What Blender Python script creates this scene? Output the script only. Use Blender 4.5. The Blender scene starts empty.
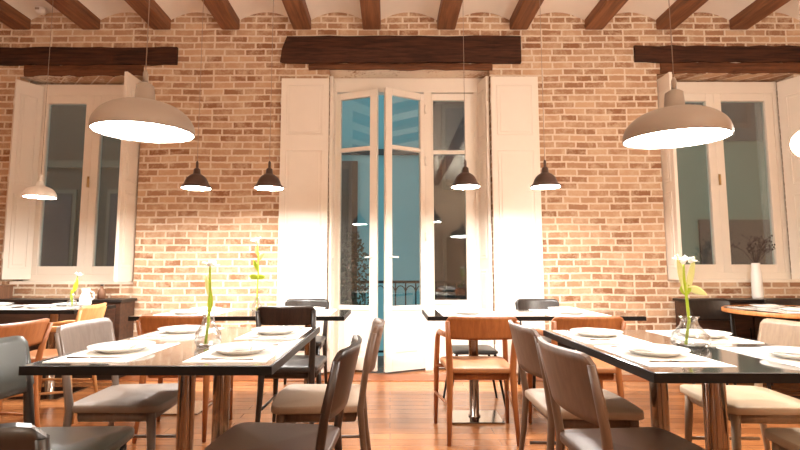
import bpy, bmesh, math, random
from mathutils import Vector, Matrix
random.seed(7)
S = bpy.context.scene
COL = S.collection
PI = math.pi

# ------------------------------------------------------------------ materials
def lin(c):
    c = c / 255.0
    return c / 12.92 if c <= .04045 else ((c + .055) / 1.055) ** 2.4
def rgb(r, g, b):
    return (lin(r), lin(g), lin(b), 1)

class NT:
    def __init__(s, name):
        s.m = bpy.data.materials.new(name); s.m.use_nodes = True
        s.t = s.m.node_tree; s.n = s.t.nodes; s.l = s.t.links
        s.b = s.n['Principled BSDF']; s.out = s.n['Material Output']
    def add(s, typ, **kw):
        n = s.n.new(typ)
        for k, v in kw.items(): setattr(n, k, v)
        return n
    def link(s, a, b): s.l.new(a, b)

def setin(n, **kw):
    for k, v in kw.items(): n.inputs[k.replace('_', ' ')].default_value = v

def plain(name, col, rough=.5, metal=0, noise=.06, nscale=30, bump=0, bscale=200, spec=.5):
    t = NT(name)
    tc = t.add('ShaderNodeTexCoord')
    nz = t.add('ShaderNodeTexNoise'); setin(nz, Scale=nscale, Detail=4)
    t.link(tc.outputs['Object'], nz.inputs['Vector'])
    mx = t.add('ShaderNodeMix', data_type='RGBA')
    mx.inputs['A'].default_value = tuple(c * (1 - noise) for c in col[:3]) + (1,)
    mx.inputs['B'].default_value = tuple(min(1, c * (1 + noise)) for c in col[:3]) + (1,)
    t.link(nz.outputs['Fac'], mx.inputs['Factor'])
    t.link(mx.outputs['Result'], t.b.inputs['Base Color'])
    setin(t.b, Roughness=rough, Metallic=metal)
    t.b.inputs['Specular IOR Level'].default_value = spec
    if bump:
        n2 = t.add('ShaderNodeTexNoise'); setin(n2, Scale=bscale, Detail=3)
        t.link(tc.outputs['Object'], n2.inputs['Vector'])
        bp = t.add('ShaderNodeBump'); setin(bp, Strength=bump, Distance=.005)
        t.link(n2.outputs['Fac'], bp.inputs['Height']); t.link(bp.outputs['Normal'], t.b.inputs['Normal'])
    return t.m

def wood(name, c1, c2, rough=.4, scale=(46, 46, 3.5), spec=.5):
    t = NT(name)
    tc = t.add('ShaderNodeTexCoord'); mp = t.add('ShaderNodeMapping')
    mp.inputs['Scale'].default_value = scale
    t.link(tc.outputs['Object'], mp.inputs['Vector'])
    nz = t.add('ShaderNodeTexNoise'); setin(nz, Scale=1, Detail=6, Roughness=.6, Distortion=.6)
    t.link(mp.outputs['Vector'], nz.inputs['Vector'])
    cr = t.add('ShaderNodeValToRGB')
    cr.color_ramp.elements[0].position = .3; cr.color_ramp.elements[0].color = c1
    cr.color_ramp.elements[1].position = .72; cr.color_ramp.elements[1].color = c2
    t.link(nz.outputs['Fac'], cr.inputs['Fac']); t.link(cr.outputs['Color'], t.b.inputs['Base Color'])
    setin(t.b, Roughness=rough); t.b.inputs['Specular IOR Level'].default_value = spec
    bp = t.add('ShaderNodeBump'); setin(bp, Strength=.12, Distance=.003)
    t.link(nz.outputs['Fac'], bp.inputs['Height']); t.link(bp.outputs['Normal'], t.b.inputs['Normal'])
    return t.m

def brick(name, c1, c2, c3, mortar, bw=.27, rh=.0755):
    t = NT(name)
    tc = t.add('ShaderNodeTexCoord'); sp = t.add('ShaderNodeSeparateXYZ')
    t.link(tc.outputs['Object'], sp.inputs[0])
    ad = t.add('ShaderNodeMath', operation='ADD')
    t.link(sp.outputs['X'], ad.inputs[0]); t.link(sp.outputs['Y'], ad.inputs[1])
    # slight waviness of the courses
    nw = t.add('ShaderNodeTexNoise'); setin(nw, Scale=1.7, Detail=2)
    t.link(tc.outputs['Object'], nw.inputs['Vector'])
    ms = t.add('ShaderNodeMath', operation='MULTIPLY_ADD'); ms.inputs[1].default_value = .03; ms.inputs[2].default_value = -.015
    t.link(nw.outputs['Fac'], ms.inputs[0])
    az = t.add('ShaderNodeMath', operation='ADD')
    t.link(sp.outputs['Z'], az.inputs[0]); t.link(ms.outputs[0], az.inputs[1])
    cb = t.add('ShaderNodeCombineXYZ'); t.link(ad.outputs[0], cb.inputs['X']); t.link(az.outputs[0], cb.inputs['Y'])
    bt = t.add('ShaderNodeTexBrick', offset=.5, squash=.8, squash_frequency=3)
    setin(bt, Scale=1.0, Mortar_Size=.0125, Mortar_Smooth=.6, Bias=0.0, Brick_Width=bw, Row_Height=rh)
    bt.inputs['Color1'].default_value = c1; bt.inputs['Color2'].default_value = c2; bt.inputs['Mortar'].default_value = mortar
    # jitter the lookup for rough edges
    nj = t.add('ShaderNodeTexNoise'); setin(nj, Scale=28, Detail=3)
    t.link(tc.outputs['Object'], nj.inputs['Vector'])
    vs = t.add('ShaderNodeVectorMath', operation='MULTIPLY_ADD'); vs.inputs[1].default_value = (.016, .016, 0); vs.inputs[2].default_value = (-.008, -.008, 0)
    t.link(nj.outputs['Color'], vs.inputs[0])
    va = t.add('ShaderNodeVectorMath', operation='ADD'); t.link(cb.outputs[0], va.inputs[0]); t.link(vs.outputs[0], va.inputs[1])
    t.link(va.outputs[0], bt.inputs['Vector'])
    # patches of a third brick tone and lime bloom
    nb = t.add('ShaderNodeTexNoise'); setin(nb, Scale=9, Detail=5, Roughness=.7)
    t.link(tc.outputs['Object'], nb.inputs['Vector'])
    r1 = t.add('ShaderNodeMapRange'); setin(r1, From_Min=.47, From_Max=.66); t.link(nb.outputs['Fac'], r1.inputs['Value'])
    iv = t.add('ShaderNodeMath', operation='MULTIPLY'); t.link(r1.outputs[0], iv.inputs[0]); iv.inputs[1].default_value = .75
    mx = t.add('ShaderNodeMix', data_type='RGBA'); t.link(iv.outputs[0], mx.inputs['Factor'])
    t.link(bt.outputs['Color'], mx.inputs['A']); mx.inputs['B'].default_value = c3
    mx2 = t.add('ShaderNodeMix', data_type='RGBA'); t.link(bt.outputs['Fac'], mx2.inputs['Factor'])
    t.link(mx.outputs['Result'], mx2.inputs['A']); mx2.inputs['B'].default_value = mortar
    t.link(mx2.outputs['Result'], t.b.inputs['Base Color'])
    setin(t.b, Roughness=.9); t.b.inputs['Specular IOR Level'].default_value = .2
    hm = t.add('ShaderNodeMath', operation='MULTIPLY_ADD'); hm.inputs[1].default_value = -1; t.link(bt.outputs['Fac'], hm.inputs[0])
    t.link(nj.outputs['Fac'], hm.inputs[2])
    bp = t.add('ShaderNodeBump'); setin(bp, Strength=.5, Distance=.008)
    t.link(hm.outputs[0], bp.inputs['Height']); t.link(bp.outputs['Normal'], t.b.inputs['Normal'])
    return t.m

def planks(name):
    t = NT(name)
    tc = t.add('ShaderNodeTexCoord')
    bt = t.add('ShaderNodeTexBrick', offset=.37)
    setin(bt, Scale=1, Mortar_Size=.0016, Mortar_Smooth=.2, Brick_Width=1.1, Row_Height=.11)
    bt.inputs['Color1'].default_value = rgb(142, 88, 50); bt.inputs['Color2'].default_value = rgb(170, 112, 68); bt.inputs['Mortar'].default_value = rgb(92, 48, 24)
    mr = t.add('ShaderNodeMapping')
    t.link(tc.outputs['Object'], mr.inputs['Vector']); t.link(mr.outputs['Vector'], bt.inputs['Vector'])
    mp = t.add('ShaderNodeMapping'); mp.inputs['Scale'].default_value = (3, 50, 1)
    t.link(tc.outputs['Object'], mp.inputs['Vector'])
    nz = t.add('ShaderNodeTexNoise'); setin(nz, Scale=1, Detail=6, Distortion=.5)
    t.link(mp.outputs['Vector'], nz.inputs['Vector'])
    r1 = t.add('ShaderNodeMapRange'); setin(r1, From_Min=.35, From_Max=.75, To_Min=0, To_Max=.5); t.link(nz.outputs['Fac'], r1.inputs['Value'])
    mx = t.add('ShaderNodeMix', data_type='RGBA'); t.link(r1.outputs[0], mx.inputs['Factor'])
    t.link(bt.outputs['Color'], mx.inputs['A']); mx.inputs['B'].default_value = rgb(116, 68, 38)
    t.link(mx.outputs['Result'], t.b.inputs['Base Color'])
    setin(t.b, Roughness=.24)
    bp = t.add('ShaderNodeBump'); setin(bp, Strength=.1, Distance=.003)
    t.link(nz.outputs['Fac'], bp.inputs['Height']); t.link(bp.outputs['Normal'], t.b.inputs['Normal'])
    return t.m

def emit(name, col, strength):
    t = NT(name)
    tc = t.add('ShaderNodeTexCoord'); nz = t.add('ShaderNodeTexNoise'); setin(nz, Scale=3)
    t.link(tc.outputs['Object'], nz.inputs['Vector'])
    t.b.inputs['Base Color'].default_value = (.9, .9, .9, 1)
    t.b.inputs['Emission Color'].default_value = col
    t.b.inputs['Emission Strength'].default_value = strength
    return t.m

def glass_pane(name, tint=(.93, .97, .97, 1)):
    t = NT(name)
    tr = t.add('ShaderNodeBsdfTransparent'); tr.inputs['Color'].default_value = tint
    gl = t.add('ShaderNodeBsdfGlossy'); setin(gl, Roughness=.02)
    lw = t.add('ShaderNodeFresnel'); setin(lw, IOR=1.5)
    ml = t.add('ShaderNodeMath', operation='MULTIPLY'); ml.inputs[1].default_value = 1.9
    t.link(lw.outputs[0], ml.inputs[0])
    mx = t.add('ShaderNodeMixShader'); t.link(ml.outputs[0], mx.inputs[0]); t.link(tr.outputs[0], mx.inputs[1]); t.link(gl.outputs[0], mx.inputs[2])
    t.link(mx.outputs[0], t.out.inputs['Surface'])
    return t.m

M = {}
M['brick'] = brick('old_brick', rgb(140, 97, 68), rgb(198, 162, 130), rgb(206, 180, 152), rgb(216, 198, 176), .225, .0745)
M['plaster'] = plain('ceiling_plaster', rgb(232, 220, 204), .9, noise=.07, nscale=4, bump=.3, bscale=40)
M['sidewall'] = plain('side_plaster', rgb(206, 178, 150), .9, noise=.05, nscale=3)
M['beam'] = wood('beam_wood', rgb(92, 54, 32), rgb(146, 94, 58), .6, (30, 2, 30))
M['lintel'] = wood('lintel_wood', rgb(34, 19, 12), rgb(84, 49, 31), .8, (3, 40, 40), .25)
M['sublintel'] = wood('lower_lintel_wood', rgb(74, 44, 27), rgb(120, 76, 49), .8, (3, 40, 40), .25)
M['floor'] = planks('floor_planks')
M['border'] = wood('border_wood', rgb(116, 62, 30), rgb(150, 84, 42), .4, (3, 60, 60))
M['white'] = plain('white_paint', rgb(232, 222, 208), .4, noise=.03, nscale=8)
M['glass'] = glass_pane('window_glass')
M['tan'] = wood('taupe_wood', rgb(84, 62, 47), rgb(104, 80, 62), .45)
M['tan_seat'] = plain('taupe_seat_pad', rgb(152, 130, 110), .6, noise=.06, bump=.1)
M['beige'] = wood('beige_wood', rgb(132, 108, 84), rgb(152, 127, 101), .45)
M['beige_seat'] = plain('beige_seat_pad', rgb(176, 154, 128), .6, noise=.05, bump=.1)
M['grey'] = wood('grey_wood', rgb(98, 84, 74), rgb(116, 101, 90), .45)
M['grey_seat'] = plain('grey_seat_pad', rgb(116, 101, 89), .5, noise=.06, bump=.1)
M['orange'] = wood('honey_wood', rgb(130, 74, 37), rgb(156, 95, 50), .4)
M['oseat'] = plain('honey_seat_pad', rgb(144, 92, 52), .5, noise=.06, bump=.1)
M['light_orange'] = wood('pale_honey_wood', rgb(170, 116, 66), rgb(196, 144, 90), .4)
M['black'] = wood('black_wood', rgb(24, 20, 18), rgb(44, 37, 33), .3)
M['bseat'] = plain('black_seat_pad', rgb(46, 42, 40), .4, noise=.08, bump=.1)
M['slate'] = plain('slate_leather', rgb(72, 74, 70), .3, noise=.1, nscale=12, bump=.08)
M['walnut'] = wood('walnut_wood', rgb(22, 14, 10), rgb(52, 33, 24), .35)
M['walnut_seat'] = plain('walnut_seat_pad', rgb(74, 53, 41), .45, noise=.08, bump=.1)
M['table'] = plain('black_table_laminate', rgb(40, 37, 35), .10, noise=.12, nscale=20, spec=1.0)
_b = M['table'].node_tree.nodes['Principled BSDF']; _b.inputs['Coat Weight'].default_value = 1; _b.inputs['Coat Roughness'].default_value = .08
M['edge'] = plain('black_edge', rgb(13, 11, 10), .5, noise=.1, spec=.25)
M['steel'] = plain('brushed_steel', rgb(150, 138, 128), .14, 1, noise=.08, nscale=60)
M['blackmetal'] = plain('black_metal', rgb(22, 21, 21), .4, .6)
M['paper'] = plain('white_paper', rgb(246, 243, 238), .7, noise=.015)
M['china'] = plain('white_china', rgb(242, 240, 236), .15, noise=.01)
M['napkin'] = plain('white_linen', rgb(236, 230, 224), .85, noise=.03, bump=.15, bscale=400)
M['shade_white'] = plain('pale_shade_enamel', rgb(152, 137, 124), .45, noise=.02)
M['shade_dark'] = plain('brown_shade_enamel', rgb(74, 54, 46), .4, noise=.05)
M['inner'] = plain('shade_inner_white', rgb(240, 236, 228), .6, noise=.01)
M['cord'] = plain('grey_cord', rgb(150, 130, 114), .6)
M['glow_big'] = emit('lamp_glow_big', (1, .96, .91, 1), 32)
M['glow_small'] = emit('lamp_glow_small', (1, .96, .91, 1), 300)
M['glow_left'] = emit('lamp_glow_left', (1, .96, .91, 1), 200)
M['globe'] = emit('globe_glow', (1, .92, .82, 1), 280)
M['petal'] = plain('white_petal', rgb(250, 248, 242), .5, noise=.02)
M['stem'] = plain('green_stem', rgb(158, 182, 40), .5, noise=.15)
M['paleleaf'] = plain('pale_leaf', rgb(206, 210, 142), .5, noise=.1)
M['twig'] = plain('dark_twig', rgb(62, 44, 36), .7, noise=.15)
M['ceramic'] = plain('white_ceramic', rgb(238, 234, 228), .25, noise=.02)
M['console'] = wood('dark_brown_console', rgb(44, 27, 19), rgb(84, 54, 38), .45, (4, 40, 40))
M['toned'] = plain('dark_console_top', rgb(30, 25, 23), .3, noise=.1)
M['rimwood'] = wood('table_rim_wood', rgb(178, 110, 58), rgb(216, 150, 92), .4)
M['brownbox'] = wood('brown_box_wood', rgb(104, 70, 50), rgb(140, 100, 74), .6)
def thin_glass(name):
    t = NT(name)
    tr = t.add('ShaderNodeBsdfTransparent'); tr.inputs['Color'].default_value = (.96, .97, .97, 1)
    gl = t.add('ShaderNodeBsdfGlossy'); setin(gl, Roughness=.05)
    lw = t.add('ShaderNodeLayerWeight'); setin(lw, Blend=.35)
    ml = t.add('ShaderNodeMath', operation='MULTIPLY_ADD'); ml.inputs[1].default_value = .75; ml.inputs[2].default_value = .04
    t.link(lw.outputs['Facing'], ml.inputs[0])
    mx = t.add('ShaderNodeMixShader'); t.link(ml.outputs[0], mx.inputs[0]); t.link(tr.outputs[0], mx.inputs[1]); t.link(gl.outputs[0], mx.inputs[2])
    t.link(mx.outputs[0], t.out.inputs['Surface'])
    return t.m
M['clear'] = thin_glass('clear_glass')
M['teal'] = plain('teal_stucco', rgb(112, 162, 168), .9, noise=.06, nscale=2)
M['tealdark'] = plain('dark_teal_trim', rgb(58, 66, 66), .9)
M['facade_dark'] = plain('dark_facade', rgb(60, 60, 52), .9, noise=.12, nscale=2)
M['facade_pale'] = plain('grey_green_facade', rgb(104, 112, 94), .9, noise=.08, nscale=2)
M['facade_brown'] = plain('brown_facade', rgb(70, 56, 48), .9, noise=.12, nscale=2)
M['facade_trim'] = plain('worn_trim', rgb(84, 84, 72), .9)
M['darkpane'] = plain('dark_facade_pane', rgb(34, 36, 36), .2)
M['iron'] = plain('black_iron', rgb(24, 28, 30), .5, .5)
M['slab'] = plain('balcony_stone', rgb(120, 116, 108), .9, noise=.1)
M['leaf'] = plain('shrub_leaf', rgb(52, 58, 44), .7, noise=.3, nscale=10)
M['pot'] = plain('stone_pot', rgb(150, 150, 140), .8)
M['brass'] = plain('brass', rgb(200, 170, 120), .3, 1)

# ------------------------------------------------------------------ mesh helpers
class B:
    def __init__(s): s.bm = bmesh.new()
    def box(s, x0, x1, y0, y1, z0, z1, bev=0, mi=0, mat=None):
        r = bmesh.ops.create_cube(s.bm, size=1)
        vs = r['verts']
        bmesh.ops.scale(s.bm, vec=(abs(x1 - x0), abs(y1 - y0), abs(z1 - z0)), verts=vs)
        bmesh.ops.translate(s.bm, vec=((x0 + x1) / 2, (y0 + y1) / 2, (z0 + z1) / 2), verts=vs)
        if mat is not None: bmesh.ops.transform(s.bm, matrix=mat, verts=vs)
        fs = {f for v in vs for f in v.link_faces}
        for f in fs: f.material_index = mi
        if bev:
            es = list({e for v in vs for e in v.link_edges})
            bmesh.ops.bevel(s.bm, geom=es, offset=bev, segments=2, profile=.5, affect='EDGES')
        return s
    def tube(s, pts, rad, n=10, flat=1.0, ref=None, cap=True):
        pts = [Vector(p) for p in pts]
        if not hasattr(rad, '__len__'): rad = [rad] * len(pts)
        rings = []
        up = Vector(ref) if ref else None
        for i, p in enumerate(pts):
            d = (pts[min(i + 1, len(pts) - 1)] - pts[max(i - 1, 0)]).normalized()
            if up is None:
                up = Vector((0, 0, 1)) if abs(d.z) < .9 else Vector((1, 0, 0))
            a = (up - d * up.dot(d)).normalized(); b = d.cross(a)
            if ref is None: up = a
            rings.append([s.bm.verts.new(p + (a * math.cos(2 * PI * k / n) + b * flat * math.sin(2 * PI * k / n)) * rad[i]) for k in range(n)])
        for r0, r1 in zip(rings, rings[1:]):
            for k in range(n):
                f = s.bm.faces.new((r0[k], r0[(k + 1) % n], r1[(k + 1) % n], r1[k])); f.smooth = True
        if cap:
            s.bm.faces.new(rings[0][::-1]); s.bm.faces.new(rings[-1])
        return s
    def lathe(s, prof, n=32, c=(0, 0, 0), closed=False):
        rings = []
        for r, z in prof:
            if r < 1e-5: rings.append([s.bm.verts.new((c[0], c[1], c[2] + z))])
            else: rings.append([s.bm.verts.new((c[0] + r * math.cos(2 * PI * k / n), c[1] + r * math.sin(2 * PI * k / n), c[2] + z)) for k in range(n)])
        pairs = list(zip(rings, rings[1:]))
        if closed: pairs.append((rings[-1], rings[0]))
        for a, b in pairs:
            for k in range(n):
                k2 = (k + 1) % n
                if len(a) == 1 and len(b) == 1: continue
                if len(a) == 1: f = s.bm.faces.new((a[0], b[k2], b[k]))
                elif len(b) == 1: f = s.bm.faces.new((a[k], a[k2], b[0]))
                else: f = s.bm.faces.new((a[k], a[k2], b[k2], b[k]))
                f.smooth = True
        return s
    def slab(s, out, layers, dish=0):
        """outline (list of xy) lofted through (scale, z) layers, closed by fans; dish lowers the top centre"""
        rings = []
        cx = sum(p[0] for p in out) / len(out); cy = sum(p[1] for p in out) / len(out)
        for sc, z in layers:
            rings.append([s.bm.verts.new((cx + (x - cx) * sc, cy + (y - cy) * sc, z)) for x, y in out])
        n = len(out)
        for a, b in zip(rings, rings[1:]):
            for k in range(n):
                f = s.bm.faces.new((a[k], a[(k + 1) % n], b[(k + 1) % n], b[k])); f.smooth = True
        s.bm.faces.new(rings[0][::-1])
        top = s.bm.verts.new((cx, cy, layers[-1][1] - dish))
        for k in range(n):
            f = s.bm.faces.new((rings[-1][k], rings[-1][(k + 1) % n], top)); f.smooth = True
        return s
    def grid(s, fn, nu, nv, th, nfn=None):
        """solid sheet: fn(u,v) -> point, th = thickness along nfn"""
        def mk(off):
            return [[s.bm.verts.new(Vector(fn(u / nu, v / nv)) + Vector(nfn(u / nu, v / nv)) * off) for v in range(nv + 1)] for u in range(nu + 1)]
        A, C = mk(th / 2), mk(-th / 2)
        for u in range(nu):
            for v in range(nv):
                for g, fl in ((A, 0), (C, 1)):
                    q = [g[u][v], g[u + 1][v], g[u + 1][v + 1], g[u][v + 1]]
                    f = s.bm.faces.new(q[::-1] if fl else q); f.smooth = True
        for u in range(nu):
            s.bm.faces.new((A[u + 1][0], A[u][0], C[u][0], C[u + 1][0])); s.bm.faces.new((A[u][nv], A[u + 1][nv], C[u + 1][nv], C[u][nv]))
        for v in range(nv):
            s.bm.faces.new((A[0][v], A[0][v + 1], C[0][v + 1], C[0][v])); s.bm.faces.new((A[nu][v + 1], A[nu][v], C[nu][v], C[nu][v + 1]))
        return s
    def ball(s, c, r, sc=(1, 1, 1), sub=2):
        rr = bmesh.ops.create_icosphere(s.bm, subdivisions=sub, radius=r)
        bmesh.ops.scale(s.bm, vec=sc, verts=rr['verts']); bmesh.ops.translate(s.bm, vec=c, verts=rr['verts'])
        for v in rr['verts']:
            for f in v.link_faces: f.smooth = True
        return s
    def make(s, name, mat, parent=None, mods=None):
        bmesh.ops.recalc_face_normals(s.bm, faces=s.bm.faces)
        me = bpy.data.meshes.new(name); s.bm.to_mesh(me); s.bm.free()
        for m in (mat if isinstance(mat, (list, tuple)) else [mat]): me.materials.append(M[m])
        o = bpy.data.objects.new(name, me); COL.objects.link(o)
        if parent: o.parent = parent
        return o

def tag(o, label, cat, group=None):
    o['label'] = label; o['category'] = cat
    if group: o['group'] = group
    return o
def thing(name, label, cat, loc=(0, 0, 0), rz=0, group=None):
    o = bpy.data.objects.new(name, None); COL.objects.link(o); o.empty_display_size = .1
    o.location = loc; o.rotation_euler = (0, 0, rz)
    return tag(o, label, cat, group)
def struct(o):
    o['kind'] = 'structure'; return o
def kids(o): return [c for c in ALL() if c.parent == o]
def ALL(): return list(COL.objects)
def dup(root, loc, rz, label, group=None):
    r = root.copy(); COL.objects.link(r); r.location = loc; r.rotation_euler = (0, 0, rz); r['label'] = label
    if group: r['group'] = group
    for ch in root.children:
        c = ch.copy(); COL.objects.link(c); c.parent = r
        for g in ch.children:
            d = g.copy(); COL.objects.link(d); d.parent = c
    return r

# ------------------------------------------------------------------ room shell
WY = 5.08           # face of the brick wall
WT = 0.42           # its thickness
TOP = 4.02
XL, XR, YB = -5.3, 5.3, -4.2
LW = (-4.05, -2.70, .93, 3.19)       # left window opening
DR = (-.665, 1.09, 0, 3.27)          # french door opening
RW = (2.92, 4.42, .95, 3.22)         # right window opening

b = B()
def wall_piece(x0, x1, z0, z1): b.box(x0, x1, WY, WY + WT, z0, z1)
xs = XL
for (x0, x1, z0, z1) in (LW, DR, RW):
    wall_piece(xs, x0, 0, TOP)
    if z0 > 0: wall_piece(x0, x1, 0, z0)
    wall_piece(x0, x1, z1, TOP)
    xs = x1
wall_piece(xs, XR, 0, TOP)
struct(b.make('wall_back', 'brick'))
struct(B().box(XL - .2, XL, YB, WY + WT, 0, TOP).make('wall_left', 'sidewall'))
struct(B().box(XR, XR + .2, YB, WY + WT, 0, TOP).make('wall_right', 'sidewall'))
struct(B().box(XL - .2, XR + .2, YB - .2, YB, 0, TOP).make('wall_front', 'sidewall'))
struct(B().box(XL - .2, XR + .2, YB - .2, WY + WT, -.12, 0).make('floor', 'floor'))
struct(B().box(XL, XR, 4.80, WY, 0, .006).make('trim_1', 'border'))

# ceiling: shallow plaster vaults between the beams
BX = [-4.82, -4.07, -3.30, -2.52, -1.76, -.97, -.20, .62, 1.42, 2.25, 3.04, 3.85, 4.62]
BW = .2
BZ = 3.72
SPR, CRN = 3.765, 3.925
edges = [XL - .2] + BX + [XR + .2]
b = B()
for x0, x1 in zip(edges, edges[1:]):
    n = 14
    lo, hi = [], []
    for i in range(n + 1):
        u = i / n; x = x0 + (x1 - x0) * u
        z = SPR + (CRN - SPR) * (1 - (2 * u - 1) ** 2)
        lo.append((x, z))
    va = [[b.bm.verts.new((x, y, z)) for x, z in lo] for y in (YB - .2, WY)]
    vb = [[b.bm.verts.new((x, y, 4.1)) for x, z in lo] for y in (YB - .2, WY)]
    for i in range(n):
        f = b.bm.faces.new((va[0][i], va[0][i + 1], va[1][i + 1], va[1][i])); f.smooth = True
        b.bm.faces.new((vb[0][i + 1], vb[0][i], vb[1][i], vb[1][i + 1]))
struct(b.make('ceiling', 'plaster'))
ORD = ['first', 'second', 'third', 'fourth', 'fifth', 'sixth', 'seventh', 'eighth', 'ninth', 'tenth', 'eleventh']
for i, x in enumerate(BX[1:-1]):
    o = B().box(x - BW / 2, x + BW / 2, YB, WY, BZ, BZ + .16, bev=.012).make('ceiling_beam', 'beam')
    side = 'above the french door' if DR[0] - .6 < x < DR[1] + .2 else ('over the left window' if LW[0] - .2 < x < LW[1] + .3 else ('over the right window' if x > RW[0] - .1 else 'over the bare brick'))
    tag(o, '%s brown wooden ceiling beam from the left, ending %s' % (ORD[i], side), 'beam', 'ceiling beams')

# lintels
def rough_beam(name, x0, x1, z0, z1, y0, y1, mat, label, lean=0):
    b = B(); n = 16
    rings = []
    for i in range(n + 1):
        u = i / n; x = x0 + (x1 - x0) * u
        j = lambda a: random.uniform(-a, a)
        zl, zh = z0 + j(.008), z1 + j(.008)
        xx = x
        rings.append([b.bm.verts.new((xx + (lean if i == 0 else 0), y0 + j(.006), zl)), b.bm.verts.new((xx + (lean * .6 if i == 0 else 0), y0 - .012 + j(.006), (zl + zh) / 2)),
                      b.bm.verts.new((xx + (-lean if i == 0 else 0) * .2, y0 + j(.006), zh)), b.bm.verts.new((xx, y1, zh)), b.bm.verts.new((xx, y1, zl))])
    for r0, r1 in zip(rings, rings[1:]):
        for k in range(5): b.bm.faces.new((r0[k], r1[k], r1[(k + 1) % 5], r0[(k + 1) % 5]))
    b.bm.faces.new(rings[0]); b.bm.faces.new(rings[-1][::-1])
    return tag(b.make(name, mat), label, 'lintel')
rough_beam('wooden_lintel', -1.14, 1.43, 3.335, 3.635, WY - .04, WY + .01, 'lintel', 'dark rough timber lintel above the french door', lean=-.06)
rough_beam('wooden_lintel', -4.6, -2.33, 3.315, 3.51, WY - .03, WY + .01, 'lintel', 'dark timber lintel above the left window')
rough_beam('wooden_lintel', 2.68, 4.9, 3.345, 3.525, WY - .03, WY + .01, 'lintel', 'dark timber lintel above the right window')
rough_beam('lower_lintel', -.89, 1.12, 3.262, 3.332, WY - .018, WY + .01, 'sublintel', 'thin brown board under the dark lintel of the french door')
rough_beam('lower_lintel', -4.0, -2.7, 3.195, 3.312, WY - .012, WY + .01, 'sublintel', 'brown board under the dark lintel of the left window')
rough_beam('lower_lintel', 2.96, 4.6, 3.225, 3.342, WY - .012, WY + .01, 'sublintel', 'brown board under the dark lintel of the right window')

# ------------------------------------------------------------------ joinery
def leaf_panel(b, w, z0, z1, panels, th=.035, inset=.06, x0=0):
    """shutter leaf in local xz plane from x0 to x0+w, front at y=-th/2; raised field panels"""
    b.box(x0, x0 + w, -th / 2, th / 2, z0, z1, bev=.003)
    for (a, c) in panels:
        for sgn in (-1, 1):
            y = sgn * th / 2
            # moulding frame, then raised field
            xa, xb = x0 + inset, x0 + w - inset
            m = .014
            for (p, q, r, t) in ((xa, xb, a, a + m), (xa, xb, c - m, c), (xa, xa + m, a + m, c - m), (xb - m, xb, a + m, c - m)):
                b.box(p, q, y - .007, y + .007, r, t, bev=.003)
            if xb - xa > .1:
                b.box(xa + .035, xb - .035, y - .005, y + .005, a + .035, c - .035, bev=.004)

def shutter(name, label, w, z0, z1, loc, rz, panels, inset=.06):
    t = thing(name, label, 'shutter', (loc[0], loc[1], z0), rz)
    b = B(); leaf_panel(b, w, 0, z1 - z0, [(a - z0, c - z0) for a, c in panels], inset=inset)
    b.make('shutter_leaf', 'white', t)
    for z in (.25, (z1 - z0) * .5, z1 - z0 - .25):
        B().tube([(0, -.0, z - .035), (0, 0, z + .035)], .009, 8).make('hinge', 'white', t)
    return t
PN = [(2.52, 3.08), (1.2, 2.36), (.2, 1.08)]
shutter('folding_shutter', 'white panelled shutter folded on the brick left of the french door', .515, .03, 3.15, (-1.175, WY - .03), 0, PN)
shutter('folding_shutter', 'white panelled shutter folded on the brick right of the french door', .51, .03, 3.17, (1.092, WY - .03), 0, PN)
shutter('reveal_shutter', 'narrow white shutter leaf turned into the right reveal of the french door', .28, .03, 3.20, (1.066, WY + .012), math.radians(103), PN, inset=.05)
shutter('reveal_shutter', 'narrow white shutter leaf turned into the left reveal of the french door', .25, .03, 3.20, (-.64, WY + .01), math.radians(89), PN, inset=.05)

FY = 5.36
# french door frame, leaves, side light
d = struct(thing('door_1', 'white glazed french door standing ajar', 'door', (0, FY, 0)))
b = B()
b.box(-.66, -.60, -.04, .04, 0, 3.26); b.box(.385, .47, -.04, .04, 0, 3.26); b.box(.96, 1.085, -.04, .04, 0, 3.26)
b.box(-.66, 1.085, -.045, .045, 3.10, 3.265)
b.make('door_frame', 'white', d)
def glazed_leaf(parent, w, z0, z1, bar, low, st=.07, name='door_leaf', ang=0, loc=(0, 0, 0), sgn=1, st2=None):
    st2 = st if st2 is None else st2
    b = B(); th = .045
    X = lambda a: sgn * a
    def bx(a, c, z, zz, t=th, bev=.004):
        xa, xb = sorted((X(a), X(c))); b.box(xa, xb, -t / 2, t / 2, z, zz, bev=bev)
    bx(0, st, z0, z1); bx(w - st2, w, z0, z1)
    bx(st, w - st2, z1 - .075, z1); bx(st, w - st2, bar - .022, bar + .022)
    bx(st, w - st2, low - .05, low); bx(st, w - st2, z0, z0 + .14)
    bx(st, w - st2, z0 + .14, low - .05, .022, 0)
    bx(st + .05, w - st2 - .05, z0 + .19, low - .1, .034, .006)
    o = b.make(name, 'white', parent); o.location = loc; o.rotation_euler = (0, 0, ang)
    for za, zb in ((low, bar - .022), (bar + .022, z1 - .075)):
        xa, xb = sorted((X(st), X(w - st2)))
        B().box(xa, xb, -.003, .003, za, zb).make('pane', 'glass', o)
    return o
l1 = glazed_leaf(d, .49, .02, 3.08, 2.42, .70, ang=-math.radians(20), loc=(-.595, -.02, 0), st=.045, st2=.085)
l2 = glazed_leaf(d, .49, .02, 3.08, 2.42, .70, ang=math.radians(27), loc=(.38, -.02, 0), sgn=-1, st=.05, st2=.08)
b = B(); b.tube([(-.45, -.02, 1.22), (-.45, -.065, 1.22), (-.36, -.068, 1.215)], .009, 8); b.box(-.465, -.435, -.032, -.022, 1.12, 1.32, bev=.004)
b.make('handle', 'ceramic', l2)
b = B(); b.tube([(.445, -.02, 1.22), (.445, -.06, 1.22), (.37, -.062, 1.215)], .009, 8); b.box(.43, .46, -.032, -.022, 1.12, 1.32, bev=.004)
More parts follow.
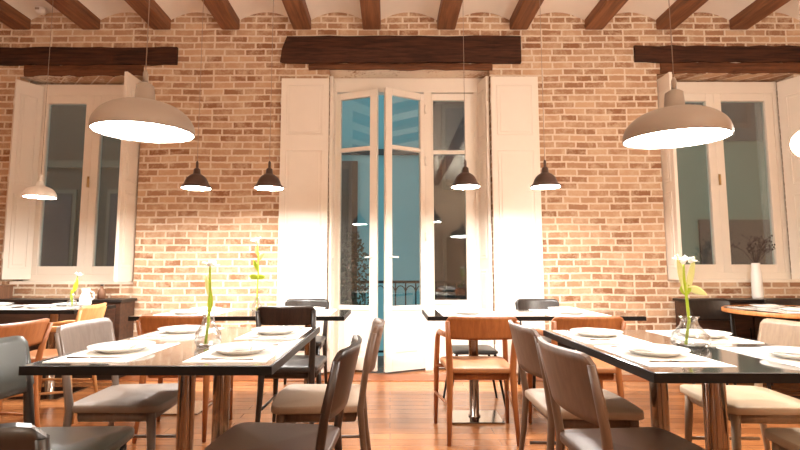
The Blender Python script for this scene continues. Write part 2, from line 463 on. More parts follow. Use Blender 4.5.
b.make('handle', 'ceramic', l1)
glazed_leaf(d, .50, .02, 3.09, 2.41, .75, loc=(.472, 0, 0), st=.02, st2=.12, name='side_light')
# mullion hinges
for z in (.6, 1.45, 2.3, 2.9):
    B().tube([(.40, -.05, z - .05), (.40, -.05, z + .05)], .011, 8).make('hinge', 'white', d)

def window(n, fx0, fx1, z0, z1, label):
    w = struct(thing('window_%d' % n, label, 'window', (0, WY + .22, 0)))
    st = .085; cm = (fx0 + fx1) / 2
    b = B()
    b.box(fx0 - .02, fx1 + .02, -.04, .06, z0, z0 + .10); b.box(fx0 - .02, fx1 + .02, -.04, .06, z1 - .13, z1)
    b.box(fx0 - .02, fx0 + .035, -.04, .06, z0 + .1, z1 - .13); b.box(fx1 - .035, fx1 + .02, -.04, .06, z0 + .1, z1 - .13)
    b.make('window_frame', 'white', w)
    B().box(fx0 - .04, fx1 + .04, -.20, -.04, z0 - .02, z0 + .03, bev=.008).make('window_sill', 'white', w)
    for xa, xb in ((fx0 + .035, cm), (cm, fx1 - .035)):
        b = B(); za, zb = z0 + .1, z1 - .13
        b.box(xa, xa + st, -.035, .02, za, zb, bev=.004); b.box(xb - st, xb, -.035, .02, za, zb, bev=.004)
        b.box(xa + st, xb - st, -.035, .02, za, za + .09, bev=.004); b.box(xa + st, xb - st, -.035, .02, zb - .09, zb, bev=.004)
        c = b.make('casement', 'white', w)
        B().box(xa + st, xb - st, -.006, .0, za + .09, zb - .09).make('pane', 'glass', c)
    B().tube([(cm - .0, -.06, (z0 + z1) / 2 - .06), (cm, -.06, (z0 + z1) / 2 + .06)], .012, 8).make('handle', 'brass', w)
    return w
window(1, -3.98, -2.70, .93, 3.17, 'white framed left window')
window(2, 2.95, 4.35, .95, 3.20, 'white framed right window')
PW = [(1.1, 1.9), (2.0, 3.0)]
shutter('window_shutter', 'white shutter folded into the left reveal of the left window', .26, .98, 3.14, (-4.06, WY - .04), math.radians(58), PW, .045)
shutter('window_shutter', 'white shutter swung out at the right edge of the left window', .40, .96, 3.14, (-2.735, WY + .15), math.radians(-92), PW, .06)
shutter('window_shutter', 'white shutter swung out at the left edge of the right window', .34, .98, 3.16, (2.945, WY + .15), math.radians(-88), PW, .06)
shutter('window_shutter', 'white panelled shutter angled out at the right edge of the right window', .62, .98, 3.18, (4.36, WY + .15), math.radians(-63), PW, .07)

# ------------------------------------------------------------------ outside
ob = thing('teal_house', 'teal painted house front seen through the open french door', 'building', (0, 11, -3))
B().box(-2.6, .92, 0, .4, 0, 9.5).make('facade', 'teal', ob)
B().box(-2.6, .92, -.10, 0, 6.75, 6.87).make('ledge', 'tealdark', ob)
f = B().box(-1.62, -.75, -.06, 0, 2.0, 6.6).make('window_recess', 'facade_brown', ob)
B().box(-1.5, -.95, -.08, -.05, 2.2, 6.4).make('window_pane', 'darkpane', f)
ob = thing('dark_house', 'dark house front seen through the left window', 'building', (0, 10.8, -3))
B().box(-13, -2.6, 0, .4, 0, 9.5).make('facade', 'facade_dark', ob)
for x in (-9.2, -7.6, -5.9, -4.2):
    f = B().box(x - .5, x + .5, -.05, 0, 3.6, 5.9).make('window_frame', 'facade_trim', ob)
    B().box(x - .42, x + .42, -.07, -.04, 3.7, 5.8).make('window_pane', 'darkpane', f)
B().box(-13, -2.6, -.12, 0, 6.4, 6.55).make('ledge', 'facade_trim', ob)
ob = thing('brown_house', 'dark brown house front seen through the side pane of the french door', 'building', (0, 10.9, -3))
B().box(.92, 4.6, 0, .4, 0, 9.5).make('facade', 'facade_brown', ob)  # dark brown carries the tone of the room reflected in the side pane
for z in (2.9, 5.9):
    f = B().box(1.2, 2.1, -.05, 0, z, z + 2).make('window_frame', 'facade_dark', ob)
    B().box(1.28, 2.02, -.07, -.04, z + .08, z + 1.92).make('window_pane', 'darkpane', f)
ob = thing('grey_green_house', 'grey green house front seen through the right window', 'building', (0, 10.7, -3))
B().box(4.6, 13, 0, .4, 0, 9.5).make('facade', 'facade_pale', ob)
B().box(6.9, 13, -.05, 0, 0, 5.2).make('reflection_band', 'facade_brown', ob)  # brown band stands in for the room reflected in the right window
B().box(4.6, 13, -.05, 0, 7.0, 9.5).make('upper_storey', 'tealdark', ob)
for x in (6.2, 7.75, 9.3):
    f = B().box(x - .45, x + .45, -.06, 0, 7.3, 8.9).make('window_frame', 'facade_brown', ob)
    B().box(x - .37, x + .37, -.08, -.05, 7.4, 8.8).make('window_pane', 'darkpane', f)

struct(B().box(-1.1, 1.5, WY + WT, 6.3, -.2, -.02).make('trim_2', 'slab'))
ra = thing('balcony_railing', 'black iron balcony railing with arched bars outside the french door', 'railing', (0, 6.2, -.02))
B().box(-1.1, 1.5, -.02, .02, .93, .965).make('top_rail', 'iron', ra)
B().box(-1.1, 1.5, -.012, .012, .06, .085).make('bottom_rail', 'iron', ra)
n = 20; stp = 2.6 / n
for i in range(n + 1):
    x = -1.1 + i * stp
    B().tube([(x, 0, 0), (x, 0, .93)], .009, 6).make('baluster', 'iron', ra)
    if i < n:
        B().tube([(x + stp / 2 - stp / 2 * math.cos(PI * k / 8), 0, .80 + .10 * math.sin(PI * k / 8)) for k in range(9)], .007, 5).make('arch', 'iron', ra)
sh = thing('potted_shrub', 'dark leafy shrub in a pale pot on the balcony', 'plant', (-.46, 5.93, -.02))
B().lathe([(0, 0), (.10, 0), (.15, .3), (.165, .32), (.165, .36), (.14, .36), (.13, .32), (0, .31)], 20).make('pot', 'pot', sh)
B().tube([(0, 0, .3), (.01, 0, .7)], .018, 6).make('stem', 'twig', sh)
b = B()
for k in range(700):
    u = random.random(); z = .5 + 1.05 * u; R = .24 * math.sin(PI * min(.97, .12 + u * .88)) ** .6
    an = random.random() * 2 * PI; rr = R * math.sqrt(random.random())
    c = Vector((rr * math.cos(an), rr * math.sin(an), z)); L = .05
    dv = Vector((random.uniform(-1, 1), random.uniform(-1, 1), random.uniform(-.2, 1))).normalized(); sd = dv.orthogonal().normalized() * .016
    vs = [b.bm.verts.new(c), b.bm.verts.new(c + dv * L * .5 + sd), b.bm.verts.new(c + dv * L), b.bm.verts.new(c + dv * L * .5 - sd)]
    b.bm.faces.new(vs)
b.make('foliage', 'leaf', sh)

# ------------------------------------------------------------------ chairs
def rounded(w0, w1, d, r=.07, front=.0, n=5):
    """outline: back width w0 at y=-d/2, front width w1 at y=d/2 with slight bow"""
    pts = []
    corners = ((-w0 / 2 + r, -d / 2 + r, PI, 1.5 * PI), (w0 / 2 - r, -d / 2 + r, 1.5 * PI, 2 * PI), (w1 / 2 - r, d / 2 - r, 0, .5 * PI), (-w1 / 2 + r, d / 2 - r, .5 * PI, PI))
    for i, (cx, cy, a0, a1) in enumerate(corners):
        for k in range(n + 1):
            a = a0 + (a1 - a0) * k / n
            pts.append((cx + r * math.cos(a), cy + r * math.sin(a)))
        if i == 2:
            for k in (1, 2, 3):
                u = k / 4; pts.append((cx + (-w1 / 2 + r - cx) * u, d / 2 + front * math.sin(PI * u)))
    return pts

def back_panel(b, w, z0, z1, y, bulge, tilt, th, round_top=.02):
    def fn(u, v):
        x = (u - .5) * w; k = 1 - (2 * u - 1) ** 2
        zz = z0 + (z1 - z0) * v
        e = max(0, abs(2 * u - 1) - .8) / .2; e = 1 - math.sqrt(max(0, 1 - e * e)) if e < 1 else 1
        if v > .5: zz -= round_top * e * (v - .5) * 2
        else: zz += round_top * e * (.5 - v) * 2
        return (x, y - bulge * k - tilt * (zz - z0), zz)
    def nf(u, v):
        s = 4 * bulge * (2 * u - 1) / w
        return Vector((-s, 1, tilt)).normalized()
    b.grid(fn, 28, 8, th, nf)

def chair(label, loc, rz, frame, seat, back=None, group=None, name='dining_chair', arms=False, H=.82, wide=.44, bz=.60, seatw=.45, bulge=.045):
    """sitter faces local +y; origin on the floor under the seat centre"""
    t = thing(name, label, 'chair', loc, rz, group)
    back = back or frame
    hw = wide / 2
    b = B()
    b.slab(rounded(seatw - .03, seatw, .43, .05, .012), [(.95, .426), (.99, .429), (1, .436), (1, .452), (.992, .459), (.97, .462)], dish=.012)
    b.make('seat', seat, t)
    b = B()
    for (p, q) in (((-.17, -.17, .405), (.17, -.17, .405)), ((-.18, .165, .405), (.18, .165, .405)), ((-.175, -.17, .405), (-.18, .165, .405)), ((.175, -.17, .405), (.18, .165, .405))):
        b.tube([p, q], .026, 8, flat=.45, ref=(0, 0, 1))
    b.make('seat_frame', frame, t)
    for s in (-1, 1):
        if arms:
            B().tube([(s * (hw + .035), .20, 0), (s * (hw + .028), .19, .4), (s * (hw + .02), .17, .60), (s * (hw + .016), .13, .645)], [.013, .019, .018, .016], 10).make('leg', frame, t)
            B().tube([(s * (hw + .016), .14, .645), (s * (hw + .022), .02, .66), (s * (hw + .012), -.12, .665), (s * hw, -.215, .67)], [.016, .02, .02, .017], 10, flat=.6, ref=(0, 0, 1)).make('armrest', frame, t)
            B().tube([(s * (hw - .03), .165, .405), (s * (hw + .035), .185, .405)], .014, 8).make('arm_stretcher', frame, t)
        else:
            B().tube([(s * (hw - .015), .19, 0), (s * (hw - .025), .175, .25), (s * (hw - .03), .165, .43)], [.012, .018, .021], 10).make('leg', frame, t)
        # rear post: leg and back upright in one piece
        B().tube([(s * (hw - .005), -.25, 0), (s * (hw - .015), -.215, .25), (s * (hw - .02), -.198, .44), (s * (hw - .012), -.22, .60), (s * hw, -.262, H - .03)],
                 [.013, .019, .022, .02, .015], 10, flat=.75, ref=(1, 0, 0)).make('rear_post', frame, t)
    b = B(); back_panel(b, wide + .015, bz, H, -.212, bulge, .23, .016, .03)
    b.make('backrest', back, t)
    for s in (-1, 1):
        B().tube([(s * (hw - .02), -.185, .19), (s * (hw - .03), .17, .19)] if not arms else [(s * (hw - .02), -.20, .22), (s * (hw + .04), .18, .22)], .009, 8).make('stretcher', frame, t)
    return t
R90 = PI / 2
# left front table
chair('dark walnut chair with pale brown seat, near right of the left front table', (-.42, 1.80, 0), R90 - .05, 'walnut', 'walnut_seat', 'walnut')
chair('taupe chair with pale seat behind the dark walnut chair, right of the left front table', (-.34, 2.47, 0), R90 + .03, 'tan', 'tan_seat', 'tan')
chair('black chair with slate grey backrest, near left of the left front table', (-1.215, 1.75, 0), -R90, 'black', 'slate', 'slate', seatw=.47, bulge=.03)
chair('grey taupe chair, far left of the left front table', (-1.28, 2.48, 0), -R90 + .04, 'grey', 'grey_seat', 'grey', bulge=.03)
chair('black chair cropped at the bottom left corner, only its curved top rail in view', (-.83, 1.13, 0), 0, 'black', 'bseat', 'black', bulge=.09)
# right front table
chair('taupe chair, near left of the right front table', (.87, 1.74, 0), -R90 + .04, 'tan', 'walnut_seat', 'tan')
chair('taupe chair with cream seat behind another, far left of the right front table', (.91, 2.38, 0), -R90, 'tan', 'tan_seat', 'tan')
chair('beige chair showing its square pale backrest, far right of the right front table', (1.76, 2.45, 0), R90 - .06, 'beige', 'beige_seat', 'beige', bulge=.03)
chair('beige chair cropped by the right edge, near right of the right front table', (1.67, 1.74, 0), R90, 'beige', 'beige_seat', 'beige', bulge=.03)
# back tables, front side (backs to the viewer)
A0 = chair('honey wood armchair with its back turned, in front of the right back table', (.58, 3.32, 0), 0, 'orange', 'oseat', 'orange', name='wooden_armchair', arms=True, H=.79, bz=.645, group='honey wood armchairs')
dup(A0, (1.25, 3.32, 0), 0, 'honey wood armchair half hidden behind the right front table', 'honey wood armchairs')
dup(A0, (-1.40, 3.38, 0), .05, 'honey wood armchair behind the left front table, only its top rail clear', 'honey wood armchairs')
chair('black chair with its back turned, right of the flower vase at the left back table', (-.665, 3.36, 0), 0, 'black', 'bseat', 'walnut', H=.85, bz=.73, wide=.36, seatw=.42)
K0 = chair('black chair on the wall side of the left back table beside the french door', (-.80, 4.42, 0), PI, 'black', 'bseat', 'black', H=.80, wide=.40, seatw=.42, group='black chairs')
dup(K0, (1.42, 4.42, 0), PI, 'black chair on the wall side of the right back table before the brick', 'black chairs')
S0 = thing('bar_stool', 'low black stool under the left end of the right back table', 'stool', (.68, 4.02, 0))
B().slab(rounded(.36, .36, .34, .05), [(.95, .415), (1, .422), (1, .435), (.95, .442)], dish=.008).make('seat', 'bseat', S0)
for sx in (-1, 1):
    for sy in (-1, 1):
        B().tube([(sx * .225, sy * .17, 0), (sx * .15, sy * .14, .42)], [.009, .012], 8).make('leg', 'blackmetal', S0)
B().box(-.17, .17, -.008, .008, .20, .216).make('stretcher', 'blackmetal', S0)
# left edge
O1 = dup(A0, (-2.33, 2.75, 0), R90, 'honey wood armchair at the left edge, above the slate grey backrest', 'honey wood armchairs')
P0 = chair('pale honey wood armchair beside the white topped table under the left window', (-2.52, 3.66, 0), R90 + .18, 'light_orange', 'oseat', 'light_orange', name='wooden_armchair', arms=True, H=.82, group=None)
# right wall table
dup(K0, (3.06, 4.40, 0), PI, 'black chair behind the wood rimmed table, left of the twig vase', 'black chairs')
dup(K0, (3.80, 4.40, 0), PI + .05, 'black chair behind the wood rimmed table, right of the twig vase', 'black chairs')

# ------------------------------------------------------------------ tables
def table(label, cx, y0, y1, w, cols, group=None, rim='edge', top='table', name='dining_table', base=True, z=.75, colr=.0, legs=None, base_size=(.42, .42)):
    t = thing(name, label, 'table', (cx, (y0 + y1) / 2, 0), 0, group)
    hy = (y1 - y0) / 2; hw = w / 2
    B().box(-hw + .003, hw - .003, -hy + .003, hy - .003, z - .028, z, bev=.002).make('tabletop', top, t)
    b = B()
    e = .004
    b.box(-hw - e, hw + e, -hy - e, -hy + .003, z - .032, z - .001); b.box(-hw - e, hw + e, hy - .003, hy + e, z - .032, z - .001)
    b.box(-hw - e, -hw + .003, -hy, hy, z - .032, z - .001); b.box(hw - .003, hw + e, -hy, hy, z - .032, z - .001)
    b.make('edge_band', rim, t)
    for k, (px, py, s) in enumerate(cols):
        px -= cx; py -= (y0 + y1) / 2
        q = s / 2
        B().lathe([(0, .012), (q * 1.25, .012), (q * 1.25, .02), (q, .026), (q, z - .05), (q * 1.2, z - .042), (q * 1.2, z - .036), (0, z - .036)], 32, (px, py, 0)).make('column', 'steel', t)
        B().box(px - .17, px + .17, py - .12, py + .12, z - .036, z - .028).make('mounting_plate', 'blackmetal', t)
        bx, by = base_size
        B().box(px - bx / 2, px + bx / 2, py - by / 2, py + by / 2, 0, .012, bev=.004).make('base_plate', 'steel', t)
    return t
table('black edged table with steel columns, left in the foreground', -.845, 1.70, 2.84, .865, [(-.845, 2.05, .068), (-.86, 2.52, .085)], base_size=(.29, .32))
table('black edged table with steel columns, right in the foreground', 1.285, 1.585, 2.70, .865, [(1.30, 1.98, .082), (1.285, 2.36, .08)], base_size=(.30, .32))
table('black edged back table in front of bare brick, left of the french door', -1.13, 3.58, 4.20, 1.58, [(-1.62, 3.88, .075), (-.64, 3.88, .075)], z=.74, base_size=(.36, .36))
table('black edged back table right of the french door gap', 1.08, 3.58, 4.20, 1.60, [(.62, 3.64, .07), (1.52, 3.88, .07)], z=.74, base_size=(.38, .30))
table('black edged table with white settings under the left window', -3.34, 4.02, 4.62, 1.45, [(-3.7, 4.32, .075), (-2.98, 4.32, .075)])
t = thing('round_table', 'round wood rimmed table with white settings under the right window', 'table', (3.47, 4.02, 0))
B().lathe([(0, .722), (.585, .722), (.59, .726), (.59, .748), (.585, .75), (0, .75)], 48).make('tabletop', 'table', t)
B().lathe([(.585, .718), (.60, .718), (.603, .722), (.603, .748), (.60, .751), (.585, .751)], 48, closed=True).make('rim_band', 'rimwood', t)
B().lathe([(0, .012), (.04, .012), (.036, .04), (.036, .68), (.12, .71), (.12, .722), (0, .722)], 24).make('column', 'steel', t)
B().lathe([(0, 0), (.22, 0), (.22, .008), (.06, .016), (0, .016)], 36).make('base_plate', 'steel', t)

# ------------------------------------------------------------------ settings
proto = {}
def setting(x, y, rz, where, tz=.75, flat=False):
    c, s = math.cos(rz), math.sin(rz)
    def at(lx, ly, z): return (x + lx * c - ly * s, y + lx * s + ly * c, z)
    # placemat: long side local x, sitter on local -y
    def put(key, mk, label, cat, loc, r, group):
        if key not in proto:
            proto[key] = mk(); o = proto[key]; o.location = loc; o.rotation_euler = (0, 0, r); tag(o, label, cat, group)
        else: dup(proto[key], loc, r, label, group)
    put('mat', lambda: B().box(-.225, .225, -.15, .15, 0, .0025, bev=.001).make('placemat', 'paper'), 'white paper placemat ' + where, 'placemat', at(0, 0, tz), rz, 'white placemats')
    put('plate', lambda: B().lathe([(0, .003), (.07, .003), (.075, 0), (.08, .003), (.105, .016), (.122, .021), (.124, .024), (.104, .020), (.078, .008), (0, .007)], 36).make('dinner_plate', 'china'),
        'white china plate ' + where, 'plate', at(-.02, .0, tz + .0026), rz, 'white plates')
    def mknap():
        b = B()
        b.grid(lambda u, v: ((u - .5) * .16, (v - .5) * .075, .006 + .003 * math.sin(u * 5) + .006 * math.sin(PI * v)), 12, 6, .007, lambda u, v: (0, 0, 1))
        return b.make('napkin', 'napkin')
    put('napkin', mknap, 'folded white napkin ' + where, 'napkin', at(-.02, 0, tz + .0165), rz + .2, 'folded napkins')
    def mkfork():
        b = B()
        b.tube([(0, -.095, .002), (0, -.02, .003), (0, .04, .004)], [.005, .003, .003], 6, flat=.5, ref=(1, 0, 0))
        b.box(-.010, .010, .04, .058, .0025, .005)
        for k in (-1.5, -.5, .5, 1.5): b.box(k * .006 - .0016, k * .006 + .0016, .056, .098, .0025, .0045)
        return b.make('fork', 'steel')
    put('fork', mkfork, 'steel fork ' + where, 'fork', at(-.185, 0, tz + .0026), rz, 'steel forks')
    def mkknife():
        b = B()
        b.tube([(0, -.11, .003), (0, -.01, .003)], [.006, .005], 6, flat=.5, ref=(1, 0, 0))
        b.grid(lambda u, v: (-.007 + .016 * u * (1 - .6 * v * v), -.012 + .12 * v, .003), 3, 8, .002, lambda u, v: (0, 0, 1))
        return b.make('table_knife', 'steel')
    put('knife', mkknife, 'steel table knife ' + where, 'knife', at(.15, 0, tz + .0026), rz, 'steel table knives')
LT = 'of the left front table'
setting(-1.095, 1.98, -R90, 'at the near left place ' + LT)
setting(-1.095, 2.56, -R90, 'at the far left place ' + LT)
setting(-.595, 1.98, R90, 'at the near right place ' + LT)
setting(-.595, 2.56, R90, 'at the far right place ' + LT)
RT = 'of the right front table'
setting(1.035, 1.90, -R90, 'at the near left place ' + RT)
setting(1.035, 2.43, -R90, 'at the far left place ' + RT)
setting(1.54, 1.86, R90, 'at the near right place ' + RT)
setting(1.54, 2.43, R90, 'at the far right place ' + RT)
for x, w in ((-1.55, 'left'), (-.68, 'right')):
    setting(x, 3.76, 0, 'at the front %s place of the left back table' % w, .74)
    setting(x, 4.03, PI, 'at the wall side %s place of the left back table' % w, .74)
for x, w in ((.62, 'left'), (1.42, 'right')):
    setting(x, 3.76, 0, 'at the front %s place of the right back table' % w, .74)
    setting(x, 4.03, PI, 'at the wall side %s place of the right back table' % w, .74)
for x, w in ((-3.65, 'left'), (-3.0, 'right')):
    setting(x, 4.19, 0, 'at the front %s place of the table under the left window' % w)
    setting(x + .02, 4.46, PI, 'at the wall side %s place of the table under the left window' % w)
for x, w in ((3.24, 'left'), (3.70, 'right')):
    setting(x, 3.84, 0, 'at the front %s place of the round wood rimmed table' % w, .7515)
    setting(x, 4.20, PI, 'at the wall side %s place of the round wood rimmed table' % w, .7515)

# ------------------------------------------------------------------ vases and flowers
def glass_vase(label, loc, h=.15, r=.05):
    t = thing('flower_vase', label, 'vase', loc)
    B().lathe([(0, 0), (r * .8, 0), (r, .02), (r * .98, h * .4), (r * .5, h * .72), (r * .42, h * .9), (r * .55, h), (r * .50, h), (r * .37, h * .9), (r * .45, h * .72), (r * .92, h * .4), (r * .93, .025), (r * .7, .008), (0, .008)], 24).make('glass_body', 'clear', t)
    return t
def lily(label, loc, pts, bloom, leaves, petals=6, size=.04, side=None):
    """stem through pts (local), bloom at the last point"""
    t = thing('white_flower', label, 'flower', loc)
    b = B(); b.tube(pts, [.006] * (len(pts) - 1) + [.004], 8); b.make('stem', 'stem', t)
    def blossom(c, ax, size):
        b = B(); ax = Vector(ax).normalized(); u = ax.orthogonal().normalized(); w = ax.cross(u)
        for k in range(petals):
            a = 2 * PI * k / petals; rd = u * math.cos(a) + w * math.sin(a); tg = ax.cross(rd)
            def fn(p, q, rd=rd, tg=tg):
                L = q
                return Vector(c) + ax * size * (1.0 * L - .25 * L * L) + rd * size * (.15 + 1.0 * L * L) + tg * size * .55 * (p - .5) * math.sin(PI * min(.98, .15 + .8 * L))
            b.grid(fn, 4, 6, .002, lambda p, q, rd=rd, ax=ax: (ax - rd * .3).normalized())
        return b.make('bloom', 'petal', t)
    for c, ax, sz in bloom: blossom(c, ax, sz)
    for (c, dv, L, wd, mat) in leaves:
        b = B(); c = Vector(c); dv = Vector(dv).normalized(); sd = dv.cross(Vector((0, 1, .1))).normalized()
        b.grid(lambda p, q: c + dv * L * q + sd * wd * (p - .5) * math.sin(PI * min(.97, .1 + .86 * q)) + Vector((0, 0, -.25 * L * q * q * (0 if dv.z > .9 else 1))), 4, 8, .002, lambda p, q: (0, -1, .2))
        b.make('leaf', mat, t)
    return t
Z0 = .752
V = (-.79, 2.12, .75)
glass_vase('clear glass vase with a white bloom, on the left front table', V, .14, .055)
lily('white flower on a lime stem, in the glass vase on the left front table', (V[0], V[1], .762),
     [(-.01, 0, 0), (0, 0, .10), (.004, 0, .20), (0, 0, .27), (-.002, 0, .345)], [((-.004, 0, .335), (-.1, -.2, 1), .028), ((.014, 0, .335), (.5, -.2, .8), .02)],
     [((.002, 0, .13), (.05, 0, 1), .10, .024, 'stem'), ((0, 0, .20), (-.2, 0, 1), .10, .02, 'paleleaf')])
V = (1.29, 2.10, .75)
glass_vase('clear round glass vase with tall white bloom, on the right front table', V, .13, .075)
lily('tall white flower with a lime leaf, in the round vase on the right front table', (V[0], V[1], .762),
     [(-.02, 0, 0), (0, 0, .10), (-.005, 0, .2), (-.012, 0, .28), (-.01, 0, .355)], [((-.012, 0, .345), (-.1, -.2, 1), .038), ((.016, 0, .35), (.4, -.2, .8), .028)],
     [((-.005, 0, .21), (-.1, 0, 1), .055, .05, 'stem'), ((-.01, 0, .22), (-.15, 0, 1), .17, .03, 'paleleaf'), ((.0, 0, .22), (.25, 0, 1), .16, .03, 'paleleaf'), ((0, 0, .24), (1, 0, -.1), .085, .035, 'paleleaf')])
V = (-1.07, 3.90, .74)
glass_vase('slim clear glass vase on the left back table before the brick', V, .12, .045)
lily('tall white flower with small green leaves, in the slim vase on the left back table', (V[0], V[1], .752),
     [(0, 0, 0), (0, 0, .15), (.005, 0, .3), (.0, 0, .46), (-.01, 0, .56)], [((-.012, 0, .55), (-.3, -.3, 1), .045)],
     [((0, 0, .26), (-.8, 0, .5), .08, .05, 'stem'), ((0, 0, .26), (.8, 0, .45), .07, .045, 'stem'), ((0, 0, .32), (-.4, 0, 1), .10, .035, 'stem'), ((.002, 0, .40), (.5, 0, 1), .11, .04, 'paleleaf'), ((0, 0, .44), (-.3, 0, 1), .08, .03, 'paleleaf')])
V = (-2.84, 4.33, .75)
glass_vase('small clear glass vase on the table under the left window', V, .12, .04)
lily('small white flower on a bent green stem, in the vase under the left window', (V[0], V[1], .762),
     [(.004, 0, 0), (0, 0, .1), (.02, 0, .18), (.04, 0, .27)], [((.043, 0, .265), (.4, -.2, 1), .03)],
     [((.012, 0, .12), (.25, 0, 1), .12, .04, 'stem'), ((0, 0, .04), (-.1, 0, 1), .10, .03, 'stem')])
t = thing('ceramic_jug', 'white ceramic jug on the table under the left window', 'jug', (-2.72, 4.33, .75))
B().lathe([(0, 0), (.035, 0), (.05, .03), (.048, .08), (.03, .13), (.034, .165), (.028, .165), (.024, .13), (.04, .08), (.04, .02), (0, .01)], 24).make('body', 'ceramic', t)
B().tube([(.04, 0, .05), (.075, 0, .08), (.07, 0, .13), (.03, 0, .145)], .006, 8).make('handle', 'ceramic', t)

# consoles below the windows
def console(label, x0, x1):
    t = thing('console', label, 'sideboard', ((x0 + x1) / 2, 4.92, 0)); hw = (x1 - x0) / 2
    B().box(-hw, hw, -.13, .14, .08, .76, bev=.004).make('body', 'console', t)
    B().box(-hw - .02, hw + .02, -.15, .145, .76, .79, bev=.004).make('top', 'toned', t)
    n = 3
    for k in range(n):
        a = -hw + .03 + k * (2 * hw - .06) / n; c = a + (2 * hw - .06) / n - .015
        dd = B().box(a, c, -.148, -.13, .12, .73, bev=.004).make('door', 'console', t)
        B().tube([(c - .04, -.165, .40), (c - .04, -.165, .52)], .006, 6).make('handle', 'blackmetal', dd)
    B().box(-hw + .04, hw - .04, -.10, .13, 0, .08).make('plinth', 'toned', t)
console('dark brown console with black top under the left window', -4.45, -2.66)
console('dark brown console with black top under the right window', 2.97, 4.75)
t = thing('wooden_crate', 'brown wooden box on the console at the left edge', 'box', (-4.12, 4.92, .79))
B().box(-.22, .22, -.09, .09, 0, .12, bev=.004).make('body', 'brownbox', t)
B().box(-.225, .225, -.095, .095, .12, .135, bev=.003).make('lid', 'brownbox', t)
t = thing('brown_bottle', 'small brown bottle on the console under the left window', 'bottle', (-2.93, 4.92, .79))
B().lathe([(0, 0), (.036, 0), (.038, .06), (.03, .09), (.014, .105), (.014, .13), (0, .13)], 20).make('body', 'brownbox', t)
B().lathe([(0, .13), (.016, .13), (.016, .145), (0, .145)], 16).make('cap', 'toned', t)
# twig vase
t = thing('twig_vase', 'tall white vase on the console under the right window', 'vase', (3.72, 4.90, .79))
B().lathe([(0, 0), (.045, 0), (.05, .03), (.046, .25), (.036, .33), (.038, .36), (.031, .36), (.03, .33), (.04, .25), (.04, .03), (0, .02)], 24).make('body', 'ceramic', t)
t = thing('dried_twigs', 'dark dried branches spreading from the tall white vase', 'branches', (3.72, 4.90, .815))
b = B()
for k in range(15):
    a = random.uniform(-1.2, 1.2) + .15; rr = random.uniform(.06, .24); h = random.uniform(.42, .60)
    dx, dy = rr * math.sin(a) * 1.35 + .02, random.uniform(-.1, .1)
    p = [(0, 0, 0), (dx * .06, dy * .06, .33), (dx * .5, dy * .5, .36 + (h - .34) * .5), (dx, dy, h)]
    b.tube(p, [.004, .004, .003, .002], 5)
    for q in range(4):
        u = random.uniform(.2, 1); c = Vector(p[2]).lerp(Vector(p[3]), u)
        e = c + Vector((random.uniform(-.06, .06), random.uniform(-.03, .03), random.uniform(.0, .06)))
        b.tube([c, e], [.0025, .0015], 4); b.ball(e, .009, (1, .6, 1.3), 1)
b.make('branch_cluster', 'twig', t)

# ------------------------------------------------------------------ lamps
def pendant(label, x, y, z, r, shade, glow, dome, neck, ctop=None, group=None, name='pendant_lamp', lean=0, bell=False):
    t = thing(name, label, 'lamp', (x, y, z), 0, group)
    zc = ctop or ceil_at(x)
    pr = []
    n = 10
    for k in range(n + 1):
        a = k / n * .5 * PI * .93
        pr.append((r * math.cos(a) ** .85, .012 + dome * math.sin(a)))
    if bell: pr = [(r * q, .012 + dome * h) for q, h in ((1, 0), (.95, .08), (.84, .18), (.78, .34), (.72, .52), (.62, .70), (.48, .85), (.32, .96), (.2, 1))]
    rn = max(.03, r * .2)
    out = [(r, 0)] + [p for p in pr if p[0] > rn] + [(rn, dome + .012), (rn * .86, dome + neck), (rn * .45, dome + neck + .012), (0, dome + neck + .014)]
    inn = [(0, dome - .004)] + [(p[0] - .006, p[1] - .006) for p in reversed(pr) if p[0] > rn] + [(r - .006, 0)]
    B().lathe(out + [], 40).make('shade', shade, t)
    B().lathe(inn, 40).make('shade_lining', 'inner', t)
    B().lathe([(r, 0), (r - .006, 0), (r - .006, .004), (r, .004)], 40, closed=True).make('rim', shade, t)
    dz = .006
    B().lathe([(0, dz), (r - .008, dz), (r - .008, dz + .004), (0, dz + .004)], 40).make('diffuser', glow, t)
    B().lathe([(0, 0), (.011, 0), (.011, .045), (.005, .06), (0, .06)], 12, (0, 0, dome + neck + .012)).make('cord_grip', shade, t)
    for c in t.children: c.rotation_euler = (lean, 0, 0)
    B().tube([(0, -math.sin(lean) * (dome + neck + .06), dome + neck + .06), (0, 0, zc - z - .02)], .0022, 6).make('cord', 'cord', t)
    B().lathe([(0, -.03), (.03, -.03), (.05, -.012), (.05, 0), (0, 0)], 20, (0, 0, zc - z)).make('ceiling_rose', shade, t)
    return t
def ceil_at(x):
    for x0, x1 in zip(edges, edges[1:]):
        if x0 <= x <= x1:
            for bx in (x0, x1):
                if abs(x - bx) < BW / 2 + .04 and bx in BX: return BZ
            u = (x - x0) / (x1 - x0)
            return SPR + (CRN - SPR) * (1 - (2 * u - 1) ** 2)
    return BZ
pendant('large pale dome pendant lamp over the left front table', -1.10, 2.10, 1.69, .212, 'shade_white', 'glow_big', .13, .085, lean=.045)
pendant('large pale dome pendant lamp over the right front table', 1.30, 2.14, 1.672, .218, 'shade_white', 'glow_big', .13, .085, lean=.045)
pendant('small brown pendant lamp, first from the left over the left back table', -1.60, 3.92, 1.75, .12, 'shade_dark', 'glow_small', .11, .05, bell=True)
pendant('small brown pendant lamp over the left back table, beside the left shutter', -1.00, 3.92, 1.75, .12, 'shade_dark', 'glow_small', .11, .05, bell=True)
pendant('small brown pendant lamp hanging before the side pane of the french door', .625, 3.92, 1.76, .12, 'shade_dark', 'glow_small', .11, .05, bell=True)
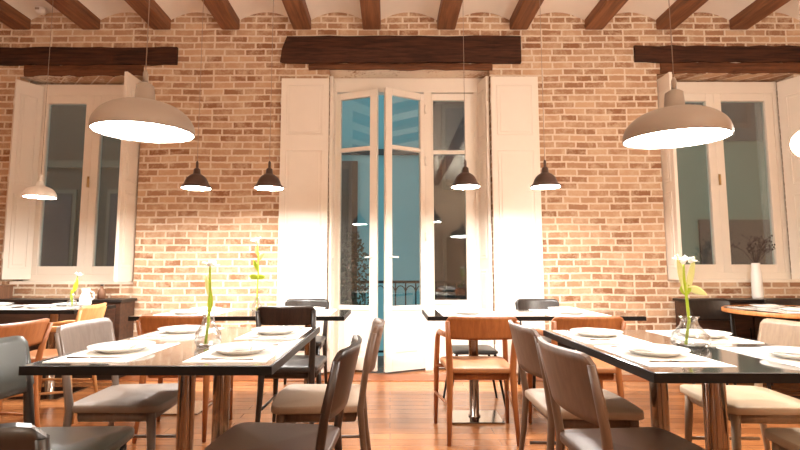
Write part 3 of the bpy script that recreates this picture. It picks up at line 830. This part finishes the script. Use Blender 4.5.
pendant('small brown pendant lamp over the right back table, right of the shutter', 1.285, 3.92, 1.76, .12, 'shade_dark', 'glow_small', .11, .05, bell=True)
pendant('small white pendant lamp hanging before the left window', -2.89, 3.92, 1.675, .118, 'inner', 'glow_left', .085, .04)
t = thing('globe_lamp', 'white glowing globe pendant at the right edge of the picture', 'lamp', (2.325, 2.60, 1.78))
B().ball((0, 0, 0), .086, (1, 1, .95), 3).make('globe', 'globe', t)
B().lathe([(0, .08), (.03, .08), (.03, .12), (.012, .15), (0, .15)], 16).make('cap', 'shade_dark', t)
zc = ceil_at(2.325) - 1.78
B().tube([(0, 0, .15), (0, 0, zc - .02)], .0035, 6).make('cord', 'cord', t)
B().lathe([(0, -.03), (.03, -.03), (.05, -.012), (.05, 0), (0, 0)], 20, (0, 0, zc)).make('ceiling_rose', 'shade_dark', t)

t = thing('smoke_detector', 'small white detector on the plaster between the ceiling beams, upper left', 'detector', (-3.79, 4.97, 3.908))
B().lathe([(0, 0), (.05, 0), (.055, -.03), (.045, -.055), (0, -.06)], 24).make('body', 'inner', t)
B().box(-.02, .02, -.06, -.05, -.04, -.02).make('vent', 'cord', t)

# area lights added unseen behind the camera to brighten ceiling and upper wall
def area(name, loc, rot, size, power, col, shape='DISK'):
    l = bpy.data.lights.new(name, 'AREA'); l.energy = power; l.color = col; l.shape = shape; l.size = size
    o = bpy.data.objects.new(name, l); COL.objects.link(o); o.location = loc; o.rotation_euler = rot
    return o
for x, e in ((-2.8, 100), (0.2, 110), (3.2, 215)):
    area('added_fill_up', (x, -1.6, 2.1), (PI, 0, 0), .5, e, (1, .93, .82))  # added light aimed up, so ceiling and right side come out brighter
for x in (-2.6, 2.6):
    area('added_fill_down', (x, -2.0, 3.55), (0, 0, 0), .5, 40, (1, .92, .80))  # added without any fixture, for warm ambient light

w = bpy.data.worlds.new('dusk'); S.world = w; w.use_nodes = True
bg = w.node_tree.nodes['Background']; bg.inputs[0].default_value = (.74, .93, .97, 1); bg.inputs[1].default_value = .66

# ------------------------------------------------------------------ camera
F = 480.0
cd = bpy.data.cameras.new('camera'); co = bpy.data.objects.new('camera', cd); COL.objects.link(co)
cd.sensor_width = 36; cd.sensor_fit = 'HORIZONTAL'; cd.lens = F / 800 * 36
cd.shift_x = 10 / 800
co.location = (0, 0, 1.08); co.rotation_euler = (PI / 2 + math.atan(45 / F), 0, 0)
cd.clip_start = .05
S.camera = co
S.view_settings.view_transform = 'Standard'; S.view_settings.look = 'None'
S.view_settings.gamma = 1; S.view_settings.use_curve_mapping = False
S.view_settings.exposure = 0.6
